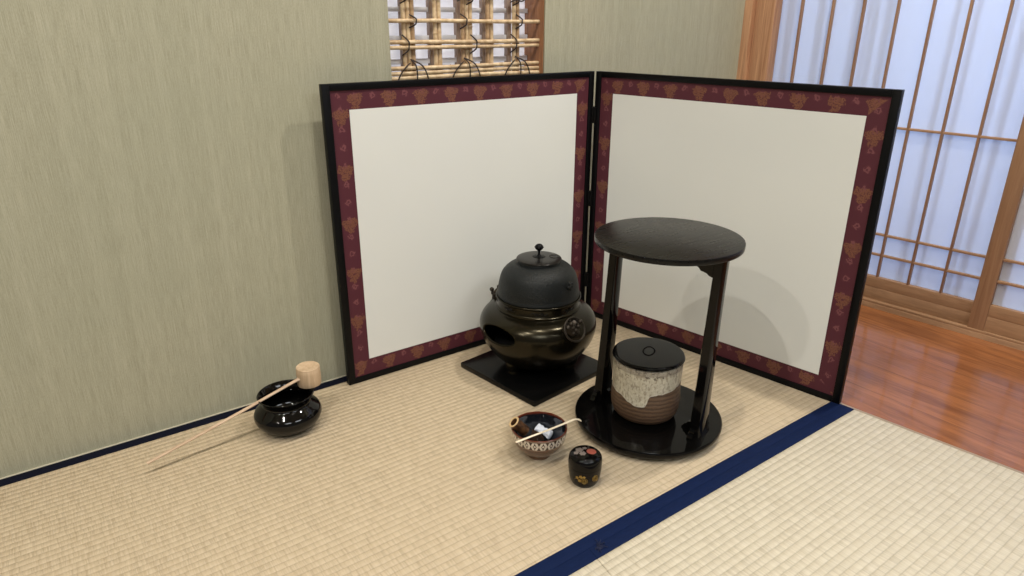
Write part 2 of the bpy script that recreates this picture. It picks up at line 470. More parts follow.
# rotate the board texture along the corridor by rotating the object space
bm = bmesh.new(); prism(bm, [(edge_x(0) - .009, 0), (edge_x(-3.2) - .009, -3.2), (edge_x(-3.2) + .002, -3.2), (edge_x(0) + .002, 0)], -.06, -.002)
struct('trim_1', bm, M_edge, smooth=False)
bm = bmesh.new(); box(bm, (-2.2, -.0045, -.05), (edge_x(0) - .01, -.0002, .0015))
struct('trim_2', bm, plain('wall_base_strip', sr(190, 184, 164), .7).m, smooth=False)
bm = bmesh.new(); box(bm, (-2.2, -4.2, 2.4), (2.7, .11, 2.45)); struct('ceiling', bm, M_ceil, smooth=False)

# corner post and jamb
bm = bmesh.new()
box(bm, (2.205, -.03, -.05), (2.243, .11, 2.4), bev=.0015)
box(bm, (2.2085, -.0325, -.05), (2.214, -.02, 2.4)); 
box(bm, (.006, -.02, -.05), (.100, .026, 2.4), mat=MS, bev=.0015)
struct('trim_3', bm, M_post)

# sill under the sliding doors
bm = bmesh.new()
box(bm, (.10, -.004, -.05), (2.2, .075, .012), mat=MS, bev=.002)
box(bm, (.10, -.001, .012), (2.2, .011, .02), mat=MS, bev=.001)
struct('trim_4', bm, M_rail)
bm = bmesh.new(); box(bm, (.0, 0, 1.95), (2.9, .08, 2.4), mat=MS); struct('wall_right', bm, M_wall, smooth=False)

def shoji(name, s0, s1, off, cols, stile_w, zk=1.0):
    zf = lambda z: .8866 + (z - .8866) * zk
    bm = bmesh.new(); T = .028
    # frame: stiles, rails
    box(bm, (s0, off, .0125), (s0 + stile_w[0], off + T, 1.95), mat=MS, bev=.0015)
    box(bm, (s1 - stile_w[1], off, .0125), (s1, off + T, 1.95), mat=MS, bev=.0015)
    o = struct(name, bm, M_shoji)
    bm = bmesh.new()
    box(bm, (s0 + stile_w[0], off + .003, .0125), (s1 - stile_w[1], off + T - .002, zf(.066)), mat=MS, bev=.001)
    box(bm, (s0 + stile_w[0], off + .0045, zf(.066)), (s1 - stile_w[1], off + T - .003, zf(.103)), mat=MS, bev=.001)
    box(bm, (s0 + stile_w[0], off + .003, 1.9), (s1 - stile_w[1], off + T - .002, 1.95), mat=MS)
    obj('rail', bm, M_rail, o)
    a, b = s0 + stile_w[0], s1 - stile_w[1]
    for c_ in cols:
        bm = bmesh.new(); box(bm, (c_ - .0033, off + .006, zf(.103)), (c_ + .0033, off + .020, 1.9), mat=MS, bev=.0006)
        obj('lattice_bar', bm, M_shoji, o)
    for z in map(zf, (.1776, .2451, .5854, 1.0, 1.34, 1.68)):
        bm = bmesh.new(); box(bm, (a, off + .0075, z - .0034), (b, off + .019, z + .0034), mat=MS, bev=.0006)
        obj('lattice_bar', bm, M_rail, o)
    bm = bmesh.new(); box(bm, (a, off + .0205, .09), (b, off + .0215, 1.9), mat=MS)
    p = obj('paper', bm, M_shojipaper, o, smooth=False)
    return o
shoji('door_1', .0815, .93, .034, [.161, .266, .364, .4665, .565, .662, .7595], (.0025, .05), 1.0173)
shoji('door_2', .862, 1.75, .003, [1.008, 1.106, 1.204, 1.302, 1.40, 1.498, 1.596], (.043, .04))

# sheer curtain with pleats behind the doors
bm = bmesh.new(); random.seed(4)
ss_, ph = .08, 0
pts = []
while ss_ < 1.9:
    w = random.uniform(.018, .05); k = random.random()
    pts.append((ss_, .075)); pts.append((ss_ + w * .55, .075 + random.uniform(.01, .03)))
    if k > .4: pts.append((ss_ + w * .15, .112 + random.uniform(0, .01)))      # the pleat folds back over itself
    ss_ += w
rows = []
for z in (0.02, .6, 1.2, 1.93):
    rows.append([bm.verts.new(MS @ V((a + .004 * math.sin(z * 3 + i), b, z))) for i, (a, b) in enumerate(pts)])
for r in range(3):
    for i in range(len(pts) - 1): bm.faces.new([rows[r][i], rows[r][i + 1], rows[r + 1][i + 1], rows[r + 1][i]])
o = obj('sheer_curtain', bm, M_sheer)
tag(o, 'sheer pleated white curtain hanging behind the paper sliding doors', 'curtain')

# ------------------------------------------------------------------ window with bamboo lattice
bm = bmesh.new()
box(bm, (wx1 - .004, .004, wz0), (wx1 + .0, WT, wz1), bev=.001)
box(bm, (wx0, .066, wz0), (wx0 + .018, .1, wz1)); box(bm, (wx0, .066, wz0), (wx1 - .004, .1, wz0 + .045)); box(bm, (wx0, .066, wz1 - .03), (wx1 - .004, .1, wz1))
win = struct('window_1', bm, M_jamb)
for x in (.928, 1.009, 1.091, 1.173, 1.256):
    bm = bmesh.new(); box(bm, (x - .0065, .068, wz0 + .045), (x + .006, .085, wz1 - .03), bev=.001); obj('window_bar', bm, M_muntin, win)
for z in (.792, .849, .917, .985, 1.06, 1.13, 1.2, 1.27, 1.34):
    bm = bmesh.new(); box(bm, (wx0 + .018, .074, z - .006), (wx1 - .004, .086, z + .006), bev=.001); obj('window_bar', bm, M_greybar, win)['label'] = 'pale grey crossbar'
bm = bmesh.new(); box(bm, (wx0 + .018, .088, wz0 + .045), (wx1 - .004, .0895, wz1 - .03)); obj('paper_pane', bm, M_winpaper, win, smooth=False)

def cane(bm, a, b, r, nodes=2, seed=0):
    rnd = random.Random(seed); a = V(a); b = V(b); L = (b - a).length
    ks = sorted(rnd.uniform(.08, .92) for _ in range(nodes))
    ts = [0]
    for k in ks: ts += [k - .006 / L * 1, k - .002 / L, k, k + .002 / L, k + .006 / L]
    ts.append(1)
    rr = [r]
    for k in ks: rr += [r, r * 1.06, r * 1.25, r * 1.06, r]
    rr.append(r)
    side = V((0, .0012, .0012))
    pts = [a.lerp(b, t) + side * math.sin(t * 5 + seed) for t in ts]
    tube(bm, pts, rr, 12)
lat = thing('bamboo_lattice', 'lattice of tied bamboo canes set in the small wall window', 'lattice', ((wx0 + wx1) / 2, .03, wz0))
LO = V(((wx0 + wx1) / 2, .03, wz0))
def lobj(name, bm, m):
    for v_ in bm.verts: v_.co -= LO
    return obj(name, bm, m, lat)
ci = 0
for x in (.909, .9215, .933, .997, 1.0095, 1.080, 1.0925, 1.1045, 1.158, 1.1705, 1.2455, 1.2585):
    ci += 1
    bm = bmesh.new(); cane(bm, (x, .034, wz0 + .045), (x + random.uniform(-.002, .002), .034, wz1 - .004), .0056, 3, ci)
    lobj('bamboo_cane', bm, M_bam if ci % 3 else M_bamd)
for z, r in ((.889, .0050), (.8395, .0052), (.8275, .0048), (.7795, .0052), (.7675, .0050), (.7555, .0055), (.743, .0055), (.953, .005), (.99, .005), (1.04, .005), (1.05, .005), (1.10, .005), (1.2, .005), (1.3, .005), (1.31, .005)):
    ci += 1
    bm = bmesh.new(); yy = .0225
    cane(bm, (wx0, yy, z), (wx1 - .0045, yy, z + random.uniform(-.001, .0015)), r, 2, ci)
    lobj('bamboo_cane', bm, M_bam)
for x, z in ((.915, .712), (1.085, .712), (1.25, .712)): pass
def vine(pts, r=.0018):
    bm = bmesh.new(); tube(bm, curve3(pts, 6), r, 8); lobj('vine_tie', bm, M_vine)
def tie(x, z, h, bulge=.012, yf=.0145):
    vine([(x - bulge * .5, .026, z + h), (x + bulge * .45, yf, z + h * .4), (x + bulge * .5, yf - .001, z), (x + bulge * .3, yf, z - h * .5), (x - bulge * .6, .026, z - h)])
tie(.928, .889, .015); tie(1.075, .889, .018); tie(1.253, .889, .018)
tie(.905, .8335, .024); tie(1.105, .8335, .023); tie(1.235, .8335, .024)
tie(.905, .945, .016); tie(1.095, .945, .016); tie(1.243, .945, .016)
for x in (.925, 1.083, 1.25):
    vine([(x - .050, .014, .748), (x - .040, .012, .768), (x - .022, .014, .785), (x - .008, .024, .790)])
    vine([(x - .004, .027, .80), (x + .003, .014, .785), (x + .005, .012, .765), (x + .004, .013, .745)])
    vine([(x + .0, .027, .798), (x + .018, .014, .787), (x + .030, .012, .770), (x + .038, .013, .748)])
    vine([(x - .03, .014, .937), (x - .012, .0135, .943), (x + .006, .0135, .940), (x + .02, .014, .946)], .002)

# ------------------------------------------------------------------ tatami mats
HB = .0273; MY = .87
def mat(label, pts, m, heris):
    t = thing('tatami_mat', label, 'tatami mat', (0, 0, -.05), group=None)
    bm = bmesh.new(); prism(bm, pts, 0, .05, bev=.0012); obj('straw_surface', bm, m, t)
    for hi_, h in enumerate(heris):
        bm = bmesh.new()
        b = bmesh.new(); prism(bm, h, .0492, .0512, bev=.0006)
        obj('cloth_border', bm, M_heri_shade if len(heris) == 2 and hi_ == 0 else M_heri, t)
    return t
e = lambda y, d=-.010: edge_x(y) + d
mat('large tatami mat along the green wall, under the folding screen and tea utensils',
    [(-.32, -.0055), (-.32, -MY + .0001), (e(-MY), -MY + .0001), (e(-.005), -.0055)], M_tat1,
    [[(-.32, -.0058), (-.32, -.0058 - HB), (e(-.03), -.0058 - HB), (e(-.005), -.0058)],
     [(-.32, -MY + HB), (-.32, -MY + .0001), (e(-MY), -MY + .0001), (e(-MY + HB), -MY + HB)]])
sx0, sx1 = .752, .735   # seam between the two lower mats
def seam(y): return .752 + (y + .8876) * .166
y2 = -1.74
mat('pale tatami mat at the bottom right, running up to the brown floorboards',
    [(seam(-MY) + .0003, -MY - .0001), (seam(y2) + .0003, y2), (e(y2), y2), (e(-MY), -MY - .0001)], M_tat2,
    [[(seam(-MY) + .0003, -MY - .0001), (seam(-MY - HB) + .0003, -MY - HB), (e(-MY - HB), -MY - HB), (e(-MY), -MY - .0001)]])
mat('tatami mat corner at the bottom edge, left of the short mat seam',
    [(-.9, -MY - .0001), (-.9, y2), (seam(y2) - .0003, y2), (seam(-MY) - .0003, -MY - .0001)], M_tat2,
    [[(-.9, -MY - .0001), (-.9, -MY - HB), (seam(-MY - HB) - .0003, -MY - HB), (seam(-MY) - .0003, -MY - .0001)]])
# frayed tuft of border cloth at the seam
bm = bmesh.new(); rnd = random.Random(5)
c0 = V((.772, -.880, .0012))
for k in range(16):
    a = rnd.uniform(0, 2 * PI); l = rnd.uniform(.006, .016)
    p = c0 + V((rnd.uniform(-.006, .006), rnd.uniform(-.006, .006), 0))
    tube(bm, curve3([p, p + V((math.cos(a) * l * .5, math.sin(a) * l * .5, rnd.uniform(.002, .005))), p + V((math.cos(a) * l, math.sin(a) * l, rnd.uniform(.0, .002)))], 4), .0007, 6)
blob(bm, c0 + V((0, 0, .0012)), .006, 2, .5, 2, sc=(1, .8, .3))
o = obj('thread_tuft', bm, plain('dark_blue_thread', sr(14, 24, 58), .8).m)
tag(o, 'frayed dark blue thread knot on the cloth border where mats meet', 'thread tuft')

# ------------------------------------------------------------------ folding screen
P0, P1, P2, H = V((.6491, -.0600, 0)), V((1.4686, -.0611, 0)), V((1.5974, -.8628, 0)), .7574
scr = thing('folding_screen', 'low two-panel folding screen, blank white paper with maroon brocade edges and black frame', 'folding screen', P1)
def panel(A, B, side_n, ext0, ext1):
    d = (B - A).normalized(); w = (B - A).length; nn_ = V((-d.y, d.x, 0)) * side_n    # nn_ points to the viewer side
    R = Matrix(((d.x, nn_.x, 0, A.x - P1.x), (d.y, nn_.y, 0, A.y - P1.y), (0, 0, 1, 0), (0, 0, 0, 1)))
    F, T = .0185, .017
    u0, u1 = ext0, w - ext1
    bm = bmesh.new()
    box(bm, (u0, -T, 0), (u0 + F, 0, H), mat=R, bev=.0012); box(bm, (u1 - F, -T, 0), (u1, 0, H), mat=R, bev=.0012)
    box(bm, (u0 + F, -T, 0), (u1 - F, 0, F - .002), mat=R, bev=.0012); box(bm, (u0 + F, -T, H - F + .003), (u1 - F, 0, H), mat=R, bev=.0012)
    fr = obj('panel_frame', bm, M_frame, scr)
    # brocade strips, each with its own cloth coordinates
    bm = bmesh.new(); uv = bm.loops.layers.uv.verify()
    b0, b1, z0, z1, q = u0 + F, u1 - F, F - .002, H - F + .003, -.0035
    W = .0435
    def strip(p, off):
        vs = [bm.verts.new(R @ V((x, q, z))) for x, z in p]
        f = bm.faces.new(vs)
        vb = [bm.verts.new(R @ V((x, q - .008, z))) for x, z in p]
        bm.faces.new(vb[::-1])
        for i in range(4): 
            g = bm.faces.new([vs[i], vs[(i + 1) % 4], vb[(i + 1) % 4], vb[i]])
        for l, (x, z) in zip(f.loops, p): l[uv].uv = (x + off[0], z + off[1])
    strip([(b0, z1), (b1, z1), (b1 - W, z1 - W), (b0 + W, z1 - W)], (.051, .064 - z1 + .0225))
    strip([(b0, z0), (b0 + W, z0 + W), (b1 - W, z0 + W), (b1, z0)], (.01, .064 - .0225 - z0))
    strip([(b0, z0), (b0, z1), (b0 + W, z1 - W), (b0 + W, z0 + W)], (.043 - .0215 - b0, .02))
    strip([(b1, z0), (b1 - W, z0 + W), (b1 - W, z1 - W), (b1, z1)], (.043 + .0215 - b1, .05))
    bm.normal_update()
    me = bpy.data.meshes.new('brocade_border'); bmesh.ops.recalc_face_normals(bm, faces=bm.faces); bm.to_mesh(me); bm.free(); me.materials.append(M_broc)
    ob = bpy.data.objects.new('brocade_border', me); C.objects.link(ob); ob.parent = fr
    bm = bmesh.new(); box(bm, (b0 + W, -.012, z0 + W), (b1 - W, -.0028, z1 - W), mat=R); obj('paper', bm, M_paper, fr, smooth=False)
    bm = bmesh.new(); box(bm, (b0 - .001, -T + .002, z0 - .001), (b1 + .001, -T + .0045, z1 + .001), mat=R); obj('backing', bm, M_board, fr, smooth=False)
panel(P0, P1, -1, 0, .0035)
panel(P1, P2, -1, .0015, 0)
for z in (.635, .385, .12):
    bm = bmesh.new()
    box(bm, (-.010, -.004, z - .022 ), (.006, .0065, z + .022), bev=.001)
    box(bm, (-.006, -.010, z - .022 ), (.0050, .004, z + .022), bev=.001)
    tube(bm, [(-.0015, -.001, z - .024), (-.0015, -.001, z + .024)], .0035, 12)
    obj('hinge', bm, M_hinge, scr)

# ------------------------------------------------------------------ hearth board, brazier, kettle
bx_, by_ = 1.112, -.256
bd = bmesh.new()
box(bd, (-.144, -.144, 0), (.144, .144, .015), bev=.002)
o = obj('hearth_board', bd, M_board, loc=(1.100, -.267, 0), rot=(0, 0, math.radians(7)))
tag(o, 'square black lacquered board under the bronze brazier', 'board')

FX, FY, FZ = 1.1135, -.2605, .015
furo = thing('brazier', 'round dark bronze brazier with lion-mask ring handles, on the square board', 'brazier', (FX, FY, FZ))
outer = smooth_prof([(.0, .012), (.05, .013), (.088, .019), (.118, .040), (.145, .078), (.1555, .112), (.1535, .138), (.139, .158), (.114, .169)], 7)
neck = [(.1105, .1712), (.1125, .173), (.1125, .176), (.1095, .178), (.1085, .180), (.1085, .196), (.110, .198), (.113, .200), (.113, .203)]
inner = [(.104, .203), (.103, .190)]
bm = bmesh.new(); lathe(bm, outer + neck, 256)
# fire window: an oval opening in the side facing the far left
hole_dir = math.radians(188); HU, HZ, HC = .060, .022, .129
def hole_uv(co):
    a = math.atan2(co.y, co.x) - hole_dir
    a = (a + PI) % (2 * PI) - PI
    return a * .155 / HU, (co.z - HC + .00 * a) / HZ
kill = [f for f in bm.faces if (lambda q: q[0] ** 2 + q[1] ** 2 < 1)(hole_uv(f.calc_center_median()))]
bmesh.ops.delete(bm, geom=kill, context='FACES')
for v_ in bm.verts:
    if v_.is_boundary and .05 < v_.co.z < .16:
        a, b = hole_uv(v_.co); m_ = math.hypot(a, b); a /= m_; b /= m_
        ang = hole_dir + a * HU / .155; z_ = HC + b * HZ
        pr_ = [p for p in outer if p[0] > .1]
        r_n = next(r0 + (r1 - r0) * (z_ - z0) / (z1 - z0) for (r0, z0), (r1, z1) in zip(pr_, pr_[1:]) if z0 <= z_ <= z1)
        v_.co = V((r_n * math.cos(ang), r_n * math.sin(ang), z_))
bmesh.ops.delete(bm, geom=[v_ for v_ in bm.verts if not v_.link_faces], context='VERTS')
body = obj('bronze_body', bm, M_bronze, furo)
md = body.modifiers.new('shell', 'SOLIDIFY'); md.thickness = .006; md.offset = -1
bm = bmesh.new(); lathe(bm, smooth_prof([(0, .03), (.06, .033), (.1, .045), (.118, .058), (.10, .064), (0, .066)], 4), 48)
obj('ash_bed', bm, M_soot, furo)
# raised band scrolls on the neck
for k in range(8):
    a0 = math.radians(-127 + 45 * k)
    bm = bmesh.new()
    def npnt(u, w, r=.1092): return (r * math.cos(a0 + u / r), r * math.sin(a0 + u / r), .188 + w)
    sp1 = [npnt(.007 + math.cos(t) * .0042 * (1 - t / 9), math.sin(t) * .0042 * (1 - t / 9)) for t in [i * .5 for i in range(15)]]
    sp2 = [npnt(-.007 - math.cos(t) * .0042 * (1 - t / 9), -math.sin(t) * .0042 * (1 - t / 9)) for t in [i * .5 for i in range(15)]]
    tube(bm, sp1, .0011, 6); tube(bm, sp2, .0011, 6)
    tube(bm, curve3([npnt(-.022, -.001), npnt(-.014, .003), npnt(-.004, -.002), npnt(.004, .002), npnt(.014, -.003), npnt(.022, .001)], 4), .0008, 6)
    obj('scroll_ornament', bm, M_hinge, furo)
# three short legs
for a in (math.radians(188), math.radians(308), math.radians(68)):
    bm = bmesh.new()
    c_ = V((math.cos(a), math.sin(a), 0))
    tube(bm, curve3([c_ * .085 + Z * .04, c_ * .094 + Z * .024, c_ * .090 + Z * .010, c_ * .090 + Z * .0005], 6), [.024 - .0005 * i for i in range(6)] + [.020 - .0012 * i for i in range(6)] + [.0135 + .0003 * i for i in range(7)], 18)
    obj('leg', bm, M_bronze, furo)
# lion masks with rings
for a in (math.radians(-92), math.radians(101)):
    Rr = Matrix.Rotation(a, 3, 'Z')
    bm = bmesh.new()
    c_ = Rr @ V((.143, 0, .156)); MS_ = 1.3
    blob(bm, c_, .017 * MS_, 3, .25, 4, mat=Rr, sc=(.8, 1, 1))
    rr_ = random.Random(3)
    for k in range(16):     # mane curls
        t_ = 2 * PI * k / 16
        blob(bm, c_ + Rr @ V((-.001, .0225 * math.cos(t_), .0225 * math.sin(t_))), .0065, 1, sc=(1, 1, 1))
    for y_, z_, r_ in ((-.007, .006, .005), (.007, .006, .005), (0, -.001, .0055), (-.005, -.006, .0045), (.005, -.006, .0045), (-.011, .015, .005), (.011, .015, .005)):
        blob(bm, c_ + Rr @ V((.0155, y_ * MS_, z_ * MS_)), r_ * MS_, 2)
    mk = obj('lion_mask', bm, M_bronze2, furo)
    bm = bmesh.new(); R0 = .030
    tilt = math.radians(-16)
    pts = []
    for k in range(40):
        t_ = 2 * PI * k / 40
        p = V((0, R0 * math.cos(t_), R0 * math.sin(t_) )); p = Matrix.Rotation(math.radians(30), 3, 'Y').inverted() @ p
        pts.append(c_ + Rr @ (p + V((.0170, -.004, (.003 if a < 0 else -.024)))))
    tube(bm, pts, .0024, 10, closed=True)
    obj('ring', bm, M_bronze2, mk)

ket = thing('kettle', 'domed dark iron kettle sitting in the mouth of the bronze brazier', 'kettle', (FX, FY, FZ + .2035))
kp = smooth_prof([(.100, -.03), (.104, -.004), (.1085, .0), (.1088, .004), (.107, .012), (.1045, .032), (.097, .058), (.083, .075), (.066, .085), (.055, .0885)], 6)
bm = bmesh.new(); lathe(bm, [(0, -.06), (.06, -.055), (.09, -.04)] + kp + [(.0535, .0955), (.051, .0955), (.051, .086), (.0, .086)], 128)
obj('iron_body', bm, M_iron, ket)
bm = bmesh.new(); lathe(bm, [(r_, z_ + .0065) for r_, z_ in smooth_prof([(0, .0955), (.02, .0955), (.045, .0945), (.0565, .0925), (.058, .0912), (.0565, .0902), (.03, .090), (0, .090)], 5)], 96)
lid = obj('lid', bm, plain('dark_brown_lid_metal', (.012, .010, .009, 1), .3, metal=.5).m, ket)
bm = bmesh.new(); lathe(bm, smooth_prof([(.0, .0945), (.017, .0952), (.013, .0966), (.006, .0985), (.0032, .103), (.0032, .110), (.0055, .1125), (.0095, .1165), (.0108, .121), (.0095, .1255), (.005, .129), (0, .1300)], 4), 32)
for k in range(8):
    t_ = 2 * PI * k / 8
    blob(bm, (.0105 * math.cos(t_), .0105 * math.sin(t_), .121), .0022, 1); blob(bm, (.013 * math.cos(t_), .013 * math.sin(t_), .0962), .0030, 1, sc=(1, 1, .4))
obj('knob', bm, M_frame, lid).location = (0, 0, .0065)
bm = bmesh.new(); pts = []
for k in range(28):
    t_ = 2 * PI * k / 28; pts.append((.034 + .013 * math.cos(t_), -.022 + .013 * math.sin(t_), .1022))
tube(bm, pts, .0007, 6, closed=True); obj('lid_reflection_ring', bm, M_bronze, lid)  # thin ring standing in for a reflection on the lid
for a in (math.radians(-79), math.radians(101)):
    Rr = Matrix.Rotation(a, 3, 'Z'); bm = bmesh.new(); c_ = Rr @ V((.1015, 0, .046))
    blob(bm, c_, .0105, 3, .3, 5, mat=Rr, sc=(.9, 1, 1))
    for y_, z_, r_ in ((-.004, .008, .004), (.004, .008, .004), (-.007, -.001, .0035), (.007, -.001, .0035), (0, -.007, .004)):
        blob(bm, c_ + Rr @ V((.005, y_, z_)), r_, 2)
    tube(bm, [c_ + Rr @ V((.008 + .000 * k, .0048 * math.cos(k * PI / 6), .0048 * math.sin(k * PI / 6))) for k in range(12)], .0014, 8, closed=True)
    obj('kettle_lug', bm, M_iron, ket)

# ------------------------------------------------------------------ round stand
SXc, SYc = 1.151, -.636
stand = thing('round_stand', 'black lacquered round two-tier stand on two tapering legs', 'stand', (SXc, SYc, 0))
bm = bmesh.new(); KB = 1.025; lathe(bm, [(r_ * KB, z_) for r_, z_ in [(0, .004), (.12, .004), (.150, .005), (.160, .008), (.1655, .014), (.1668, .020), (.1665, .0255), (.165, .0275), (.1635, .0278), (0, .0278)]], 160)
lathe(bm, [(0, .0), (.12, .0), (.122, .0048), (0, .0048)], 96)
obj('base_disc', bm, M_lac, stand)
ZT = .011; LEAN = V((.0085, -.0095, 0))
bm = bmesh.new(); lathe(bm, [(r_ * .983, z_ + ZT) for r_, z_ in [(0, .4372), (.156, .4372), (.1590, .4380), (.1600, .4395), (.1603, .4485), (.1596, .4502), (.158, .4506), (0, .4506)]], 160)
for v_ in bm.verts: v_.co += LEAN
obj('top_disc', bm, M_lactop, stand)
adir = math.radians(-76)
for sgn in (1, -1):
    a = adir if sgn > 0 else adir + PI
    Rr = Matrix.Rotation(a, 3, 'Z')
    bm = bmesh.new()
    # tapering plank: (z, radial centre, half radial, half tangential)
    secs = []
    zz = [(.0275, .128, .0175, .030), (.030, .128, .0170, .0285), (.040, .1275, .0150, .0245), (.060, .127, .0138, .0225), (.10, .1265, .0130, .0215), (.2, .1255, .0122, .0195), (.3, .1245, .0115, .0178), (.40, .1240, .0110, .0165), (.4505, .1240, .0110, .0165)]
    rings_ = []
    for z_, rc, hr, ht in zz:
        q_ = []
        for (sx_, sy_) in ((-1, -.72), (-.75, -1), (.75, -1), (1, -.72), (1, .72), (.75, 1), (-.75, 1), (-1, .72)):
            q_.append(bm.verts.new(Rr @ V((rc + sx_ * hr, sy_ * ht, z_)) + LEAN * (z_ / .45)))
        rings_.append(q_)
    for i in range(len(rings_) - 1):
        for k in range(8): bm.faces.new([rings_[i][k], rings_[i][(k + 1) % 8], rings_[i + 1][(k + 1) % 8], rings_[i + 1][k]])
    bm.faces.new(rings_[0][::-1]); bm.faces.new(rings_[-1])
    leg = obj('leg', bm, M_lac, stand)
    # cloud-shaped brackets: profile in the (inward, z) plane, thickness tangential
    def bracket(prof, name, dirs, off=V((0, 0, 0))):
        bmb = bmesh.new()
        for dv, base in dirs:
            tv = V((-dv.y, dv.x, 0)); th_ = .006
            f0 = [bmb.verts.new(Rr @ (base + dv * u_ + tv * th_ + Z * w_)) for u_, w_ in prof]
            f1 = [bmb.verts.new(Rr @ (base + dv * u_ - tv * th_ + Z * w_)) for u_, w_ in prof]
            bmb.faces.new(f0); bmb.faces.new(f1[::-1])
            for v_ in f0 + f1: v_.co += off
            for i in range(len(prof)):
                j = (i + 1) % len(prof); bmb.faces.new([f0[i], f0[j], f1[j], f1[i]])
        obj(name, bmb, M_lac, leg)
    pr = [(0, 0), (.036, 0), (.036, -.004), (.031, -.006), (.027, -.010), (.025, -.014), (.020, -.014), (.015, -.017), (.012, -.022), (.006, -.023), (0, -.025)]
    pr_t = [(u_, w_ + .4507) for u_, w_ in [(0, 0), (.048, 0), (.046, -.037), (.041, -.038), (.036, -.041), (.032, -.046), (.025, -.047), (.018, -.049), (.013, -.053), (0, -.057)]]
    pr_b = [(u_ * 1.0, -w_ * 1.0 + .0275) for u_, w_ in pr]
    dI = V((-1, 0, 0)); dT = V((0, 1, 0)); dU = V((0, -1, 0))
    bracket(pr_t, 'top_bracket', [(dI, V((.114, 0, 0)))], LEAN)
    bracket([(u_ * .6, (w_ - .0275) * .9 + .0275) for u_, w_ in pr_b], 'foot_bracket', [(dI, V((.112, 0, 0))), (dT, V((.128, .024, 0))), (dU, V((.128, -.024, 0)))])

# ------------------------------------------------------------------ fresh-water jar
jar = thing('water_jar', 'brown and white glazed ceramic water jar on the base of the round stand', 'water jar', (1.1455, -.6295, .0278))
o_ = smooth_prof([(0, .003), (.050, .003), (.057, .0), (.063, .003), (.0725, .012), (.0785, .030), (.0795, .055), (.0775, .085), (.0785, .115), (.0795, .135), (.0790, .1445)], 6)
i_ = [(.0765, .1465), (.074, .1445), (.073, .12), (.073, .05), (.06, .015), (0, .01)]
bm = bmesh.new(); lathe(bm, o_ + i_, 128); obj('jar_body', bm, M_jar, jar)
bm = bmesh.new(); lathe(bm, smooth_prof([(0, .1495), (.075, .1495), (.0798, .1515), (.0808, .154), (.0795, .1562), (.074, .1572), (.04, .1585), (0, .159)], 5), 128)
lathe(bm, [(.066, .150), (.0715, .150), (.0715, .143), (.066, .143)], 96)
jl = obj('lacquer_lid', bm, M_lac, jar)
bm = bmesh.new()
tube(bm, [V((.807, -.591, 0)) * (.0135 * math.cos(PI * k / 24)) + Z * (.1575 + .0125 * math.sin(PI * k / 24)) for k in range(25)], .0015, 10)
obj('ring_knob', bm, M_lac, jl)

# ------------------------------------------------------------------ tea bowl
BX, BY = .863, -.586
bowl = thing('tea_bowl', 'brown glazed tea bowl with a white diamond-patterned band below the rim', 'tea bowl', (BX, BY, 0))
ob_ = smooth_prof([(.024, .007), (.034, .013), (.047, .026), (.0555, .040), (.0595, .055), (.061, .068), (.0605, .0705)], 7)
bm = bmesh.new(); lathe(bm, [(0, .0075)] + ob_, 120); obj('bowl_outside', bm, M_bowl, bowl)
bm = bmesh.new(); lathe(bm, [(.0605, .0705), (.0592, .0712), (.0578, .0700)] + smooth_prof([(.0570, .066), (.0555, .053), (.0505, .038), (.040, .024), (.025, .014), (0, .0105)], 6), 120)
obj('bowl_inside', bm, M_bowlin, bowl)
bm = bmesh.new(); lathe(bm, [(0, .004), (.020, .004), (.021, 0), (.025, 0), (.026, .0015), (.0255, .0085), (0, .0085)], 96); obj('foot_ring', bm, M_foot, bowl)

# whisk lying in the bowl
S = V((.8135, -.5588, .0862)); D = V((.60, -.21, -.70)).normalized()
q = Z.rotation_difference(D); 
wh_ = thing('tea_whisk', 'smoked bamboo tea whisk lying in the tea bowl, handle over the rim', 'tea whisk', S)
wh_.rotation_mode = 'QUATERNION'; wh_.rotation_quaternion = q; wh_.scale = (1, 1, 1.12)
bm = bmesh.new(); lathe(bm, [(.0112, .002), (.0118, .0012), (.0128, .001), (.0132, .003), (.0126, .010), (.0122, .022), (.0126, .032), (.0120, .038), (.009, .040), (.0085, .03), (.0088, .006), (.0094, .002), (.0112, .002)], 48)
obj('handle', bm, M_smoke, wh_)
bm = bmesh.new(); lathe(bm, [(.0090, .0015), (.0094, .0004), (.0124, .0003), (.0131, .0016), (.0124, .0024), (.0095, .0022), (.0090, .0015)], 48)
obj('cut_end', bm, M_bamcut, wh_)['label'] = 'pale cut bamboo end ring'
bm = bmesh.new()
for zz_ in (.036, .0385, .041): tube(bm, [(.0124 * math.cos(2 * PI * k / 24), .0124 * math.sin(2 * PI * k / 24), zz_) for k in range(24)], .0013, 8, closed=True)
obj('thread_binding', bm, plain('black_thread', (.008, .008, .009, 1), .7).m, wh_)
bm = bmesh.new()
for k in range(48):
    a = 2 * PI * k / 48; c_, s_ = math.cos(a), math.sin(a)
    tube(bm, [(.0105 * c_, .0105 * s_, .038), (.0145 * c_, .0145 * s_, .052), (.0185 * c_, .0185 * s_, .066), (.0165 * c_, .0165 * s_, .075), (.013 * c_, .013 * s_, .078)], .0005, 4)
    if k % 2: tube(bm, [(.006 * c_, .006 * s_, .038), (.005 * c_, .005 * s_, .055), (.003 * c_, .003 * s_, .074)], .0005, 4)
o = obj('tines', bm, M_tines, wh_)

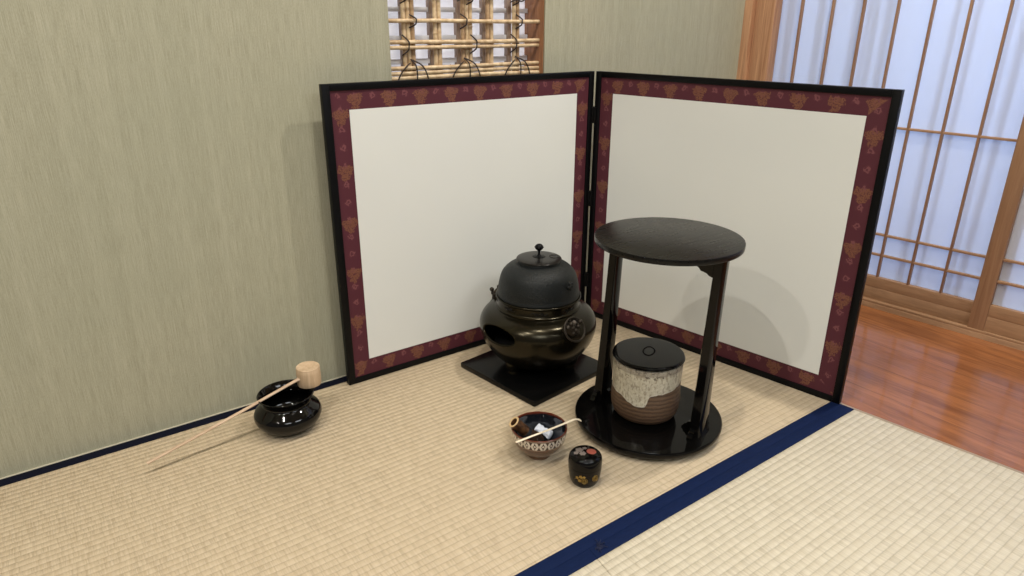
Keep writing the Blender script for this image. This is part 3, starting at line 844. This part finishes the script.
# folded cloth in the bowl
cl = thing('tea_cloth', 'small rolled white linen cloth resting inside the tea bowl', 'cloth', (.892, -.565, .0))
bm = bmesh.new()
a_, b_ = V((-.008, .017, .039)), V((.008, -.019, .031))
N_ = 26; ring_ = []
for i in range(N_ + 1):
    t = i / N_; p = a_.lerp(b_, t) + Z * (.003 * math.sin(t * PI))
    base = .0084 + .0016 * math.cos(t * 2 * PI) + .0006 * math.sin(t * 23)
    if i in (0, N_): base *= .55
    elif i in (1, N_ - 1): base *= .85
    ax = (b_ - a_).normalized(); s1 = ax.cross(Z).normalized(); s2 = s1.cross(ax)
    q_ = []
    for k in range(28):
        th_ = 2 * PI * k / 28
        r_ = base * (1 + .13 * math.sin(3 * th_ + 5 * t) + .07 * math.sin(7 * th_ - 9 * t) + .05 * math.sin(13 * th_ + 3 * t))
        q_.append(bm.verts.new(p + s1 * r_ * 1.15 * math.cos(th_) + s2 * r_ * .9 * math.sin(th_)))
    ring_.append(q_)
for i in range(N_):
    for k in range(28): bm.faces.new([ring_[i][k], ring_[i][(k + 1) % 28], ring_[i + 1][(k + 1) % 28], ring_[i + 1][k]])
bm.faces.new(ring_[0][::-1]); bm.faces.new(ring_[-1])
cb = obj('rolled_cloth', bm, M_linen, cl)

# tea scoop across the rim
sc = bmesh.new()
pl = curve3([(.785, -.6065, .0712), (.825, -.6100, .0728), (.868, -.6150, .0752), (.905, -.6200, .0790), (.926, -.6230, .0815), (.936, -.6243, .0805), (.9435, -.6252, .0765), (.947, -.6258, .0735)], 6)
rad = [.0024 + .0009 * min(1, max(0, (i - 26) / 10)) for i in range(len(pl))]
tube(sc, pl, rad, 12, flat=(1.15, .55), up=(0, 0, 1))
o = obj('tea_scoop', sc, M_scoop)
tag(o, 'slender pale bamboo tea scoop with curved tip lying across the tea bowl', 'tea scoop')

# ------------------------------------------------------------------ tea caddy
caddy = thing('tea_caddy', 'small black lacquer tea caddy painted with gold flowers, beside the tea bowl', 'tea caddy', (.881, -.716, 0)); caddy.scale = (1.03, 1.03, 1.06)
cprof = smooth_prof([(0, .0), (.022, .0), (.0255, .0015), (.0290, .008), (.0318, .020), (.0332, .033), (.0335, .0402)], 6)
lprof = smooth_prof([(.0337, .0410), (.0337, .048), (.0328, .056), (.0300, .0615), (.024, .0648), (.012, .0664), (0, .0668)], 6)
bm = bmesh.new(); lathe(bm, cprof + [(0, .0402)], 96); obj('caddy_body', bm, M_lac, caddy)
bm = bmesh.new(); lathe(bm, [(0, .0406)] + lprof, 96); clid = obj('lid', bm, M_lac, caddy)
def rad_at(z):
    pr_ = [p for p in cprof + lprof if p[0] > .015]
    for (r0, z0), (r1, z1) in zip(pr_, pr_[1:]):
        if z0 <= z <= z1 and z1 > z0: return r0 + (r1 - r0) * (z - z0) / (z1 - z0)
    return pr_[-1][0]
def on_side(th0, u, z, lift=.0003):
    r = rad_at(z) + lift; a = th0 + u / .033
    return V((r * math.cos(a), r * math.sin(a), z))
def flower(bm, mp, cx, cz, R, petals, n_=40):
    c_ = bm.verts.new(mp(cx, cz))
    ring = []
    for k in range(n_):
        t_ = 2 * PI * k / n_; r_ = R * (.72 + .28 * abs(math.cos(petals * t_ / 2)))
        ring.append(bm.verts.new(mp(cx + r_ * math.cos(t_), cz + r_ * math.sin(t_))))
    for k in range(n_): bm.faces.new([c_, ring[k], ring[(k + 1) % n_]])
def wheel(bm, mp, cx, cz, R):
    for rr_ in (R, R * .62):
        tube(bm, [mp(cx + rr_ * math.cos(2 * PI * k / 24), cz + rr_ * math.sin(2 * PI * k / 24)) for k in range(24)], .0004, 5, closed=True)
    for k in range(12):
        t_ = 2 * PI * k / 12
        tube(bm, [mp(cx + .2 * R * math.cos(t_), cz + .2 * R * math.sin(t_)), mp(cx + R * .95 * math.cos(t_), cz + R * .95 * math.sin(t_))], .0003, 5)
front = math.atan2(-.807, -.591)
mpf = lambda u, z: on_side(front, u, z)
bm = bmesh.new()
wheel(bm, mpf, -.004, .0205, .0066); wheel(bm, mpf, .019, .0245, .0066)
flower(bm, mpf, -.0135, .0205, .0042, 5); flower(bm, mpf, -.0115, .0300, .0040, 5); flower(bm, mpf, -.0190, .0265, .0036, 5); flower(bm, mpf, -.0045, .0305, .0030, 5)
tube(bm, [mpf(-.024, .022), mpf(-.019, .0255), mpf(-.014, .0285), mpf(-.008, .0285), mpf(-.002, .030)], .0004, 5)
for k in range(7): flower(bm, mpf, .025 + .011 * k, .018 + .004 * math.sin(k * 2), .0034, 5)
obj('gold_flowers', bm, M_gold, caddy)
def on_top(u, w):
    # u = image right, w = away from the camera
    p = V((.807, -.591, 0)) * u + V((.591, .807, 0)) * w
    r = p.length
    z = .0668
    for (r0, z0), (r1, z1) in zip(lprof, lprof[1:]):
        if r1 <= r <= r0 and r0 > r1: z = z0 + (z1 - z0) * (r0 - r) / (r0 - r1)
    return V((p.x, p.y, z + .0003))
bm = bmesh.new(); flower(bm, on_top, -.012, .006, .0085, 5); flower(bm, on_top, -.0065, -.006, .0072, 6); flower(bm, on_top, -.019, -.003, .0055, 5); flower(bm, on_top, -.001, .012, .005, 5)
obj('silver_flowers', bm, M_silver, clid)
bm = bmesh.new()
c_ = bm.verts.new(on_top(.0115, .001)); rg = [bm.verts.new(on_top(.0115 + .0098 * math.cos(2 * PI * k / 32), .001 + .0092 * math.sin(2 * PI * k / 32))) for k in range(32)]
for k in range(32): bm.faces.new([c_, rg[k], rg[(k + 1) % 32]])
obj('red_sun', bm, M_red, clid)

# ------------------------------------------------------------------ waste-water bowl and ladle
KX, KY = .458, -.154
wb = bmesh.new()
kp = smooth_prof([(.0, .006), (.038, .006), (.042, .0), (.050, .004), (.066, .015), (.0755, .032), (.0735, .047), (.062, .059), (.0545, .066), (.0555, .073), (.0615, .0835), (.0640, .0870)], 6)
ki = smooth_prof([(.0628, .0885), (.0603, .0870), (.0525, .076), (.0520, .067), (.060, .058), (.070, .046), (.071, .032), (.060, .017), (.03, .011), (0, .011)], 6)
lathe(wb, kp + ki, 120)
o = obj('waste_water_bowl', wb, M_blackglaze, loc=(KX, KY, 0))
tag(o, 'glossy black bowl with flared rim near the green wall, ladle on top', 'bowl')

CUP = V((.5185, -.1455, .0893))
lad = thing('water_ladle', 'pale wooden water ladle resting upside down across the glossy black bowl', 'ladle', CUP)
bm = bmesh.new(); lathe(bm, [(r_ * .955, z_ * .80) for r_, z_ in [(0, .050), (.025, .050), (.025, .001), (.0262, 0), (.0280, .0), (.0285, .0015), (.0290, .020), (.0288, .040), (.0284, .0515), (.0281, .0520), (.0284, .0525), (.0280, .0558), (.0268, .0572), (.0250, .0572), (.0235, .0564), (0, .0562)]], 96)
obj('cup', bm, M_ladle, lad)
tip = V((.155, -.166, .028)); ent = V((.492, -.1505, .1105))
dd = (ent - tip).normalized()
mid = tip.lerp(ent, .5) + V((0, 0, -.002))
pl = [p - CUP for p in curve3([tip, tip.lerp(ent, .33) - Z * .0012, tip.lerp(ent, .66) - Z * .0012, tip.lerp(ent, .92), ent + dd * .004], 8)]
rad = []
for i in range(len(pl)):
    t_ = i / (len(pl) - 1); rad.append(.0036 + .0008 * t_ + (.0035 * max(0, (t_ - .86) / .14) ** 1.5))
bm = bmesh.new(); tube(bm, pl, rad, 14, flat=(1.1, .75), up=(0, 0, 1))
obj('handle', bm, M_handle, lad)
bm = bmesh.new(); e_ = ent - CUP; tube(bm, [e_ - V((.003, 0, -.0005)), e_ + V((.008, -.004, -.001)), e_ + V((.010, -.008, .001))], [.0022, .0018, .0006], 8)
obj('handle_pin', bm, plain('dark_pin_wood', sr(60, 42, 30), .6).m, lad)

# ------------------------------------------------------------------ lights
def area(name, loc, target, size, energy, col, shape='DISK', sy=None, spread=None):
    l = bpy.data.lights.new(name, 'AREA'); l.shape = shape; l.size = size
    if sy: l.size_y = sy
    l.energy = energy; l.color = col
    if spread: l.spread = math.radians(spread)
    o = bpy.data.objects.new(name, l); C.objects.link(o); o.location = loc
    o.rotation_euler = (V(target) - V(loc)).to_track_quat('-Z', 'Y').to_euler(); return o
WARM = (1.0, .94, .84)
for x, y, e_ in ((1.80, -.86, 22), (.75, -.86, 14), (-.45, -1.06, 18), (-1.38, -1.04, 19)):
    area('ceiling_downlight', (x, y, 2.395), (x, y, 0), .06, e_, WARM)
for x, y in ((1.3, -3.0), (-.6, -3.0)):
    area('soft_fill_light', (x, y, 2.39), (x, y, 0), 1.1, 36, (.93, .97, 1.0), 'SQUARE')  # added soft cool fill behind the camera, no known ceiling fixture
area('daylight_behind_doors', MS @ V((1.0, 1.7, 1.3)), MS @ V((.8, 0, .6)), .38, 86, (.49, .67, 1.0), 'RECTANGLE', 1.2)
area('daylight_behind_window', (1.09, .75, 1.15), (1.09, 0, 1.0), .8, 13, (.86, .90, 1.0), 'RECTANGLE', .8)

w = bpy.data.worlds.new('world'); bpy.context.scene.world = w; w.use_nodes = True
bg = w.node_tree.nodes['Background']; bg.inputs[0].default_value = (1.0, .96, .9, 1); bg.inputs[1].default_value = .14

# ------------------------------------------------------------------ camera
cam = bpy.data.cameras.new('camera'); co = bpy.data.objects.new('camera', cam); C.objects.link(co)
fw = V((0.550988, 0.751879, -0.362065)); r_ = V((0.807336, -0.590083, 0.003208)); u_ = V((0.211236, 0.294075, 0.932147))
Mx = Matrix(((r_.x, u_.x, -fw.x, .061496), (r_.y, u_.y, -fw.y, -1.578004), (r_.z, u_.z, -fw.z, .886589), (0, 0, 0, 1)))
co.matrix_world = Mx
cam.sensor_width = 36; cam.lens = 683.4812 / 1024 * 36; cam.clip_start = .01
sc_ = bpy.context.scene; sc_.camera = co
sc_.view_settings.view_transform = 'Standard'; sc_.view_settings.look = 'None'
sc_.view_settings.gamma = 1; sc_.view_settings.exposure = 0; sc_.view_settings.use_curve_mapping = False
